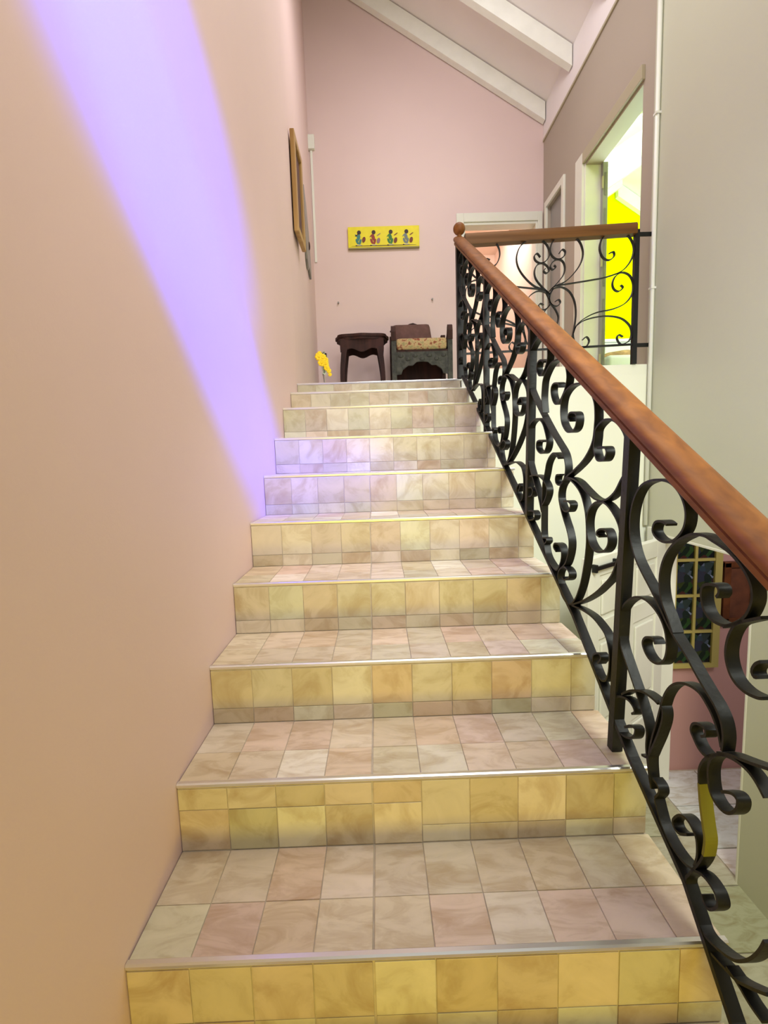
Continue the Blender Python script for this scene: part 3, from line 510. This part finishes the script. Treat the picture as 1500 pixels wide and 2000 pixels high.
# ============================================================ PICTURES
px0, px1, pz0, pz1 = 0.270, 0.987, 3.012, 3.220
cv = thing('canvas_picture', 'long yellow canvas with four small colourful figures on the pink wall', 'picture', (0.63, 4.38, pz0))
obj('canvas', B(px0, px1, 4.372, 4.399, pz0 + 0.010, pz1, 0.002), m_canvas, cv)
obj('lower_edge', B(px0, px1, 4.372, 4.399, pz0 - 0.002, pz0 + 0.010), m_olivewood, cv)
pc = {n: mat('figure_paint_' + n, c, 0.6) for n, c in dict(black=(0.03, 0.01, 0.008), teal=(0.04, 0.20, 0.19), red=(0.28, 0.03, 0.015), green=(0.03, 0.18, 0.03), grey=(0.16, 0.20, 0.20), brown=(0.16, 0.03, 0.01), mauve=(0.28, 0.16, 0.18), cream=(0.55, 0.52, 0.30)).items()}
YC = 4.372
def ell(bm, u, v, ru, rv, rot=0, n=12, dy=0.0):
    x = px0 + u * (px1 - px0); z = pz0 + (1 - v) * (pz1 - pz0); pts = []
    for k in range(n):
        a = 2 * math.pi * k / n; p, q = ru * math.cos(a), rv * math.sin(a); pts.append((x + p * math.cos(rot) - q * math.sin(rot), z + p * math.sin(rot) + q * math.cos(rot)))
    b2 = bm_new(); prism(b2, pts, 'y', YC - 0.0012 - dy, YC - 0.0001 - dy); me = bpy.data.meshes.new('t'); b2.to_mesh(me); b2.free(); bm.from_mesh(me); bpy.data.meshes.remove(me)
FIG = [(0.155, 'teal', 'brown', -1), (0.36, 'red', 'mauve', 1), (0.60, 'green', 'brown', 1), (0.82, 'grey', 'brown', 1)]
for (u, body, prop, sgn) in FIG:
    f = thing('painted_figure', None, None, (px0 + u * (px1 - px0), YC, pz0)); f.parent = cv; f.location = Vector((px0 + u * (px1 - px0), YC, pz0)) - wpos(cv)
    bm = bm_new(); ell(bm, u, 0.27, 0.020, 0.021); ell(bm, u - 0.012, 0.86, 0.03, 0.006); obj('head', bm, pc['black'], f)
    bm = bm_new(); ell(bm, u - 0.008, 0.50, 0.017, 0.034, 0.25 * sgn, dy=0.0012); ell(bm, u - 0.03, 0.68, 0.012, 0.028, 0.4); ell(bm, u + 0.012, 0.70, 0.012, 0.030, -0.35); ell(bm, u - 0.035, 0.42, 0.006, 0.022, -0.8 * sgn); obj('body', bm, pc[body], f)
    bm = bm_new(); ell(bm, u + 0.065, 0.60 if sgn < 0 else 0.66, 0.017, 0.028, -0.3, dy=0.0024); ell(bm, u + 0.05 * sgn + 0.02, 0.38, 0.005, 0.024, -1.0); obj('instrument', bm, pc[prop], f)
    bm = bm_new(); ell(bm, u, 0.85, 0.028, 0.006, dy=0.0024); obj('shoes', bm, pc['cream'], f)
bm = bm_new(); ell(bm, 0.5, 0.885, 0.33, 0.0035, n=24); obj('ground_line', bm, pc['black'], cv)

gf = thing('framed_picture', 'narrow gilt wooden picture frame on the pink left wall', 'picture', (0.0, 2.74, 2.4))
ya, yb = 2.56, 2.90; za, zb_ = 2.40, 3.02
for (a, b_, c_, d_) in ((ya, ya + 0.045, za, zb_), (yb - 0.045, yb, za, zb_)): obj('frame_side', B(0.0, 0.030, a, b_, c_, d_, 0.006), m_gold, gf)
for (c_, d_) in ((za, za + 0.045), (zb_ - 0.045, zb_)): obj('frame_rail', B(0.0, 0.030, ya + 0.04, yb - 0.04, c_, d_, 0.006), m_gold, gf)
obj('picture', B(0.0, 0.012, ya + 0.04, yb - 0.04, za + 0.04, zb_ - 0.04), m_brown, gf)
gp = thing('wall_plaque', 'thin grey plaque with a ragged outline at the far end of the left wall', 'plaque', (-0.03, 3.55, 2.6))
def wl(y): return -0.0437 * (y - 2.36)
bm = bm_new()
pts = [(3.34, 2.70), (3.36, 3.10), (3.52, 3.02), (3.66, 2.86), (3.78, 2.58), (3.72, 2.50), (3.60, 2.56), (3.50, 2.50), (3.42, 2.56)]
A = [bm.verts.new((wl(y) + 0.004, y, z)) for y, z in pts]; A2 = [bm.verts.new((wl(y) + 0.02, y, z)) for y, z in pts]
bm.faces.new(A); bm.faces.new(A2[::-1])
for i in range(len(pts)): bm.faces.new((A[i], A2[i], A2[(i + 1) % len(pts)], A[(i + 1) % len(pts)]))
bmesh.ops.recalc_face_normals(bm, faces=bm.faces); obj('board', bm, m_grey, gp)
bm = bm_new(); blob(bm, (wl(3.62) + 0.022, 3.62, 2.74), 0.02, 2, (0.4, 1, 1.8)); obj('knob', bm, m_dark, gp, label='dark oval knob')

# ============================================================ SIDE TABLE
tb = thing('side_table', 'dark carved wooden side table with a scalloped top against the pink wall', 'table', (0.38, 3.98, 1.39))
tc_ = (0.384, 3.98); zt = 2.035
pts = []
for k in range(72):
    a = 2 * math.pi * k / 72; sx = 0.245; sy = 0.19
    rr = (abs(math.cos(a)) ** 3.0 + abs(math.sin(a)) ** 3.0) ** (-1 / 3.0) * (1 + 0.035 * math.cos(8 * a))
    pts.append((tc_[0] + sx * rr * math.cos(a), tc_[1] + sy * rr * math.sin(a)))
bm = bm_new(); prism(bm, pts, 'z', zt - 0.012, zt + 0.012); obj('tabletop', bm, m_dark, tb)
bm = bm_new(); prism(bm, [(tc_[0] + (x - tc_[0]) * 0.95, tc_[1] + (y - tc_[1]) * 0.95) for x, y in pts], 'z', zt - 0.035, zt - 0.012); obj('moulding', bm, m_dark, tb)
def scal(w, n, depth): return [(-w + 2 * w * i / n, -depth * (0.86 + 0.14 * math.cos(math.pi * 4 * i / n))) for i in range(n + 1)]
for (cy, nm) in ((tc_[1] - 0.150, 0), (tc_[1] + 0.150, 1)):
    bm = bm_new(); prism(bm, [(tc_[0] - 0.20, zt - 0.03), (tc_[0] + 0.20, zt - 0.03)] + [(tc_[0] + x, zt - 0.03 + z) for x, z in reversed(scal(0.20, 24, 0.115))], 'y', cy - 0.012, cy + 0.012); obj('apron', bm, m_dark, tb)
for cx in (tc_[0] - 0.19, tc_[0] + 0.19):
    bm = bm_new(); box(bm, cx - 0.012, cx + 0.012, tc_[1] - 0.15, tc_[1] + 0.15, zt - 0.12, zt - 0.03); obj('apron', bm, m_dark, tb)
def curved_leg(bm, x, y, dx, dy, z0, z1, w0, w1):
    n = 12; rings = []
    for i in range(n + 1):
        t = i / n; z = z0 + (z1 - z0) * t; off = 0.022 * math.sin(math.pi * t * 1.2) + (0.016 * (1 - t) ** 4); wv = w0 + (w1 - w0) * t ** 1.6
        cx, cy = x + dx * off, y + dy * off
        rings.append([bm.verts.new((cx + a * wv / 2, cy + b_ * wv / 2, z)) for a, b_ in ((1, 1), (-1, 1), (-1, -1), (1, -1))])
    for i in range(n):
        for k in range(4): bm.faces.new((rings[i][k], rings[i][(k + 1) % 4], rings[i + 1][(k + 1) % 4], rings[i + 1][k]))
    bm.faces.new(rings[0][::-1]); bm.faces.new(rings[-1]); bmesh.ops.recalc_face_normals(bm, faces=bm.faces); return bm
for sx in (-1, 1):
    for sy in (-1, 1): obj('leg', curved_leg(bm_new(), tc_[0] + sx * 0.165, tc_[1] + sy * 0.14, sx, sy, 1.390, zt - 0.03, 0.034, 0.056), m_dark, tb)

# ============================================================ ARMCHAIR
ch = thing('armchair', 'low carved dark wooden armchair with brown back cushion and floral seat', 'chair', (0.93, 3.9, 1.39))
cx0, cx1, cyf, cyb = 0.652, 1.205, 3.72, 4.22
for x in (cx0 + 0.022, cx1 - 0.022):
    bm = bm_new(); box(bm, x - 0.022, x + 0.022, cyf, cyf + 0.045, 1.390, 1.97, 0.004); obj('leg', bm, m_dark_lit, ch)
    bm = bm_new(); box(bm, x - 0.022, x + 0.022, cyb - 0.045, cyb, 1.390, 2.10, 0.004); obj('leg', bm, m_dark, ch)
def scr(pts, x0, x1, nm): 
    bm = bm_new(); prism(bm, pts, 'x', x0, x1); obj(nm, bm, m_dark, ch)
for x in (cx0, cx1 - 0.042):
    arm = [(cyf - 0.01, 1.955), (cyf - 0.015, 2.03), (cyf + 0.0, 2.075), (cyf + 0.03, 2.09), (cyf + 0.055, 2.07), (cyf + 0.075, 2.02), (cyf + 0.12, 1.99), (cyf + 0.24, 1.985), (cyf + 0.36, 2.01), (cyf + 0.41, 2.06), (cyf + 0.46, 2.04), (cyf + 0.46, 1.955)]
    scr(arm, x, x + 0.042, 'armrest')
for x in (cx0 + 0.01, cx1 - 0.035): scr([(cyf + 0.045, 1.72), (cyb - 0.04, 1.72), (cyb - 0.04, 1.96), (cyf + 0.045, 1.96)], x, x + 0.025, 'side_panel')
ap = [(cx0 + 0.04, 1.855), (cx1 - 0.04, 1.855), (cx1 - 0.04, 1.655), (cx1 - 0.085, 1.66), (cx1 - 0.10, 1.70), (cx1 - 0.15, 1.735), (cx1 - 0.19, 1.735), (cx1 - 0.225, 1.765), ((cx0 + cx1) / 2, 1.77), (cx0 + 0.225, 1.765), (cx0 + 0.19, 1.735), (cx0 + 0.15, 1.735), (cx0 + 0.10, 1.70), (cx0 + 0.085, 1.66), (cx0 + 0.04, 1.655)]
bm = bm_new(); prism(bm, ap, 'y', cyf + 0.008, cyf + 0.034); obj('apron', bm, m_dark_lit, ch, label='carved apron with the front light painted in grey')
for i in range(7):
    u = (i + 0.5) / 7; xx = cx0 + 0.05 + u * (cx1 - cx0 - 0.10); bm = bm_new(); blob(bm, (xx, cyf + 0.008, 1.82 - 0.03 * (i % 2)), 0.022, 2, (1.1, 0.35, 0.8)); obj('carving', bm, m_dark_lit, ch, smooth=True)
obj('back_apron', B(cx0 + 0.04, cx1 - 0.04, cyb - 0.035, cyb - 0.01, 1.66, 1.86), m_dark, ch)
obj('seat_board', B(cx0 + 0.01, cx1 - 0.01, cyf + 0.01, cyb - 0.01, 1.855, 1.872), m_dark, ch)
crest = [(cx0 + 0.03, 1.86), (cx0 + 0.03, 2.13), (cx0 + 0.005, 2.15), (cx0 + 0.03, 2.175), (cx0 + 0.09, 2.17), (cx0 + 0.15, 2.19), (cx0 + 0.20, 2.215), (cx0 + 0.235, 2.222), (cx0 + 0.27, 2.21), (cx0 + 0.31, 2.195), (cx0 + 0.36, 2.205), (cx0 + 0.385, 2.18), (cx0 + 0.39, 2.13), (cx1 - 0.10, 1.98), (cx1 - 0.03, 1.97), (cx1 - 0.03, 1.86)]
bm = bm_new(); prism(bm, crest, 'y', cyb - 0.045, cyb - 0.015); obj('backrest', bm, m_dark, ch)
bm = bm_new(); box(bm, cx0 + 0.045, cx1 - 0.05, cyf - 0.005, cyb - 0.07, 1.872, 1.975, 0.028); obj('seat_cushion', bm, m_floral, ch, smooth=True, label='floral patterned seat cushion')
bm = bm_new(); box(bm, cx0 + 0.045, cx0 + 0.40, cyb - 0.21, cyb - 0.12, 1.955, 2.185, 0.03)
for v in bm.verts: v.co.x += 0.0 - (v.co.z - 2.07) * 0.12; v.co.y += (v.co.z - 1.96) * 0.22
obj('back_cushion', bm, m_brown, ch, smooth=True, label='plain brown back cushion')

# ============================================================ VASE AND FLOWERS
vz = 1.390; vc = (0.150, 2.62)
vs = thing('vase', 'slim clear glass vase at the left edge of the landing holding yellow flowers', 'vase', (vc[0], vc[1], vz))
bm = bm_new(); lathe(bm, [(0.022, 0), (0.024, 0.004), (0.008, 0.02), (0.007, 0.06), (0.014, 0.10), (0.021, 0.16), (0.022, 0.24), (0.0205, 0.24), (0.019, 0.16), (0.012, 0.11), (0.002, 0.10)], (vc[0], vc[1], vz), 16); obj('glass_body', bm, m_glass, vs, smooth=True)
fls = thing('flower_bunch', 'bunch of bright yellow flowers spilling from the glass vase', 'flowers', (vc[0], vc[1], vz + 0.1))
for i in range(5):
    a = random.uniform(0, 6.28); q = (vc[0] + 0.012 * math.cos(a), vc[1] + 0.012 * math.sin(a))
    bm = bm_new(); cyl(bm, (vc[0], vc[1], vz + 0.105), (q[0], q[1], vz + 0.25), 0.0018, seg=6); obj('stem', bm, m_green, fls)
for (dx, dz, r) in ((-0.030, 0.215, 0.026), (-0.004, 0.205, 0.027), (-0.012, 0.175, 0.026), (0.014, 0.165, 0.022), (0.020, 0.140, 0.020), (0.034, 0.120, 0.016), (-0.024, 0.235, 0.016), (0.012, 0.190, 0.022), (0.040, 0.095, 0.013)):
    bm = bm_new(); cc = Vector((vc[0] + dx, vc[1] - 0.026, vz + dz))
    for k in range(7):
        a = 2 * math.pi * k / 7 + dx * 40; d = Vector((math.cos(a), -0.35, math.sin(a))) * r * 0.62; blob(bm, cc + d, r * 0.5, 1, (1, 0.45, 1), 0.12)
    blob(bm, cc + Vector((0, -r * 0.3, 0)), r * 0.42, 1, (1, 0.7, 1)); obj('flower', bm, m_petal, fls, smooth=True)

# ============================================================ LOWER DOOR LEAF (ajar), in the opening of the right wall
LA = math.radians(53); LW = 0.89; hx, hy = XR - 0.012, 2.18
dl = thing('door_1', None, None, (hx, hy, ZF + 0.01), kind='structure')
ax = Vector((-math.sin(LA), -math.cos(LA), 0)); nrm = Vector((ax.y, -ax.x, 0))      # along leaf, normal
if nrm.y > 0: nrm = -nrm
H0, H1 = ZF + 0.012, OZ - 0.022
def leaf_box(bm, u0, u1, z0, z1, n0, n1, bev=0.0):
    b2 = box(bm_new(), u0, u1, n0, n1, z0, z1, bev)
    for v in b2.verts:
        p = Vector((hx, hy, 0)) + ax * v.co.x + nrm * v.co.y + Vector((0, 0, v.co.z)); v.co = p
    me = bpy.data.meshes.new('t'); b2.to_mesh(me); b2.free(); bm.from_mesh(me); bpy.data.meshes.remove(me); bmesh.ops.recalc_face_normals(bm, faces=bm.faces); return bm
obj('leaf', leaf_box(bm_new(), 0.0, LW, H0, H1, 0, 0.030), m_white, dl)
zz = [H0, H0 + 0.16, H0 + 0.60, H0 + 0.70, H0 + 1.20, H0 + 1.30, H1 - 0.10, H1]
for (u0, u1) in ((0.0, 0.11), (LW / 2 - 0.05, LW / 2 + 0.05), (LW - 0.11, LW)): obj('stile', leaf_box(bm_new(), u0, u1, H0, H1, 0.030, 0.040, 0.002), m_white, dl)
for i in (0, 2, 4, 6):
    for (u0, u1) in ((0.11, LW / 2 - 0.05), (LW / 2 + 0.05, LW - 0.11)): obj('rail', leaf_box(bm_new(), u0, u1, zz[i], zz[i + 1], 0.030, 0.040, 0.002), m_white, dl)
for i in (1, 3, 5):
    for (u0, u1) in ((0.11, LW / 2 - 0.05), (LW / 2 + 0.05, LW - 0.11)): obj('panel', leaf_box(bm_new(), u0 + 0.03, u1 - 0.03, zz[i] + 0.03, zz[i + 1] - 0.03, 0.030, 0.041, 0.008), m_white, dl)
bm = leaf_box(bm_new(), LW - 0.25, LW - 0.03, H1 - 0.060, H1 - 0.038, 0.055, 0.067, 0.003); leaf_box(bm, LW - 0.255, LW - 0.238, H1 - 0.070, H1 - 0.028, 0.038, 0.067, 0.003); leaf_box(bm, LW - 0.045, LW - 0.028, H1 - 0.070, H1 - 0.028, 0.038, 0.067, 0.003)
obj('pull_bar', bm, m_iron, dl, label='dark metal bar near the top')
# wooden wall piece in the pink room
wb = thing('wall_box', 'small red-brown wooden box frame on the dusky pink wall downstairs', 'picture', (2.85, 2.30, -0.26))
bm = bm_new(); box(bm, 2.74, 2.97, 2.285, 2.32, -0.255, -0.215, 0.004); box(bm, 2.74, 2.97, 2.285, 2.32, 0.125, 0.165, 0.004); box(bm, 2.74, 2.785, 2.285, 2.32, -0.25, 0.16, 0.004); box(bm, 2.925, 2.97, 2.285, 2.32, -0.25, 0.16, 0.004)
obj('frame', bm, m_redw, wb)
obj('inner_panel', B(2.78, 2.93, 2.30, 2.318, -0.22, 0.13), m_orange if False else mat('dark_orange_print', (0.11, 0.035, 0.014), 0.5, noise=0.4, nscale=14), wb)

# ============================================================ YELLOW ROOM THINGS
dd = thing('door_2', None, None, (XY0, 3.38, 1.39), kind='structure')
obj('door_leaf', B(XY0 + 0.002, XY0 + 0.040, 3.34, 4.14, 1.395, D1[2] - 0.02), m_greyd, dd)
for z in (1.62, 2.4, 3.0): obj('hinge', B(XY0 - 0.010, XY0 + 0.004, 3.330, 3.345, z, z + 0.09), m_trimtan, dd)
for (z0, z1) in ((1.5, 2.15), (2.25, 2.85), (2.95, 3.12)): obj('door_panel', B(XY0 + 0.014, XY0 + 0.030, 3.335, 3.341, z0, z1), m_grey, dd)
bd = thing('bed', 'low bed with white sheet just inside the yellow room', 'bed', (3.45, 4.6, 1.39))
obj('mattress', B(2.75, 4.2, 4.0, 5.1, 1.62, 1.83, 0.04), m_bed, bd, smooth=True); obj('base', B(2.78, 4.17, 4.03, 5.07, 1.45, 1.62, 0.01), m_white, bd)
for x in (2.85, 4.1):
    for y in (4.1, 5.0): obj('leg', B(x - 0.03, x + 0.03, y - 0.03, y + 0.03, 1.388, 1.45), m_dark, bd)
bm = bm_new(); blob(bm, (3.1, 4.3, 1.84), 0.2, 3, (1.6, 0.7, 0.42), 0.04)
for v in bm.verts: v.co.z = max(v.co.z, 1.832)
obj('blanket', bm, m_blanket, smooth=True, label='crumpled tan patterned blanket on the white bed', cat='blanket')
cbn = thing('cabinet', 'white low cabinet under the yellow wall', 'cabinet', (3.3, 5.35, 1.39))
obj('body', B(2.9, 3.95, 5.2, 5.49, 1.39, 2.20, 0.01), m_bed, cbn); obj('top', B(2.88, 3.97, 5.17, 5.495, 2.20, 2.235, 0.005), m_bed, cbn)
for x in (2.92, 3.27, 3.62): obj('door', B(x, x + 0.32, 5.185, 5.2, 1.43, 2.17, 0.004), m_bed, cbn)
wd = thing('wardrobe', 'orange wooden wardrobe just inside the back doorway', 'wardrobe', (1.33, 5.1, 1.39))
obj('body', B(1.05, 1.52, 4.9, 5.5, 1.45, 3.1, 0.005), m_orange, wd); obj('plinth', B(1.07, 1.50, 4.92, 5.48, 1.388, 1.45), m_dark, wd)
for (a, b_) in ((1.06, 1.28), (1.29, 1.51)):
    o = obj('door', B(a, b_, 4.885, 4.90, 1.50, 3.05, 0.003), m_orange, wd); obj('knob', cyl(bm_new(), (b_ - 0.03, 4.87, 2.3), (b_ - 0.03, 4.886, 2.3), 0.01), m_dark, o)
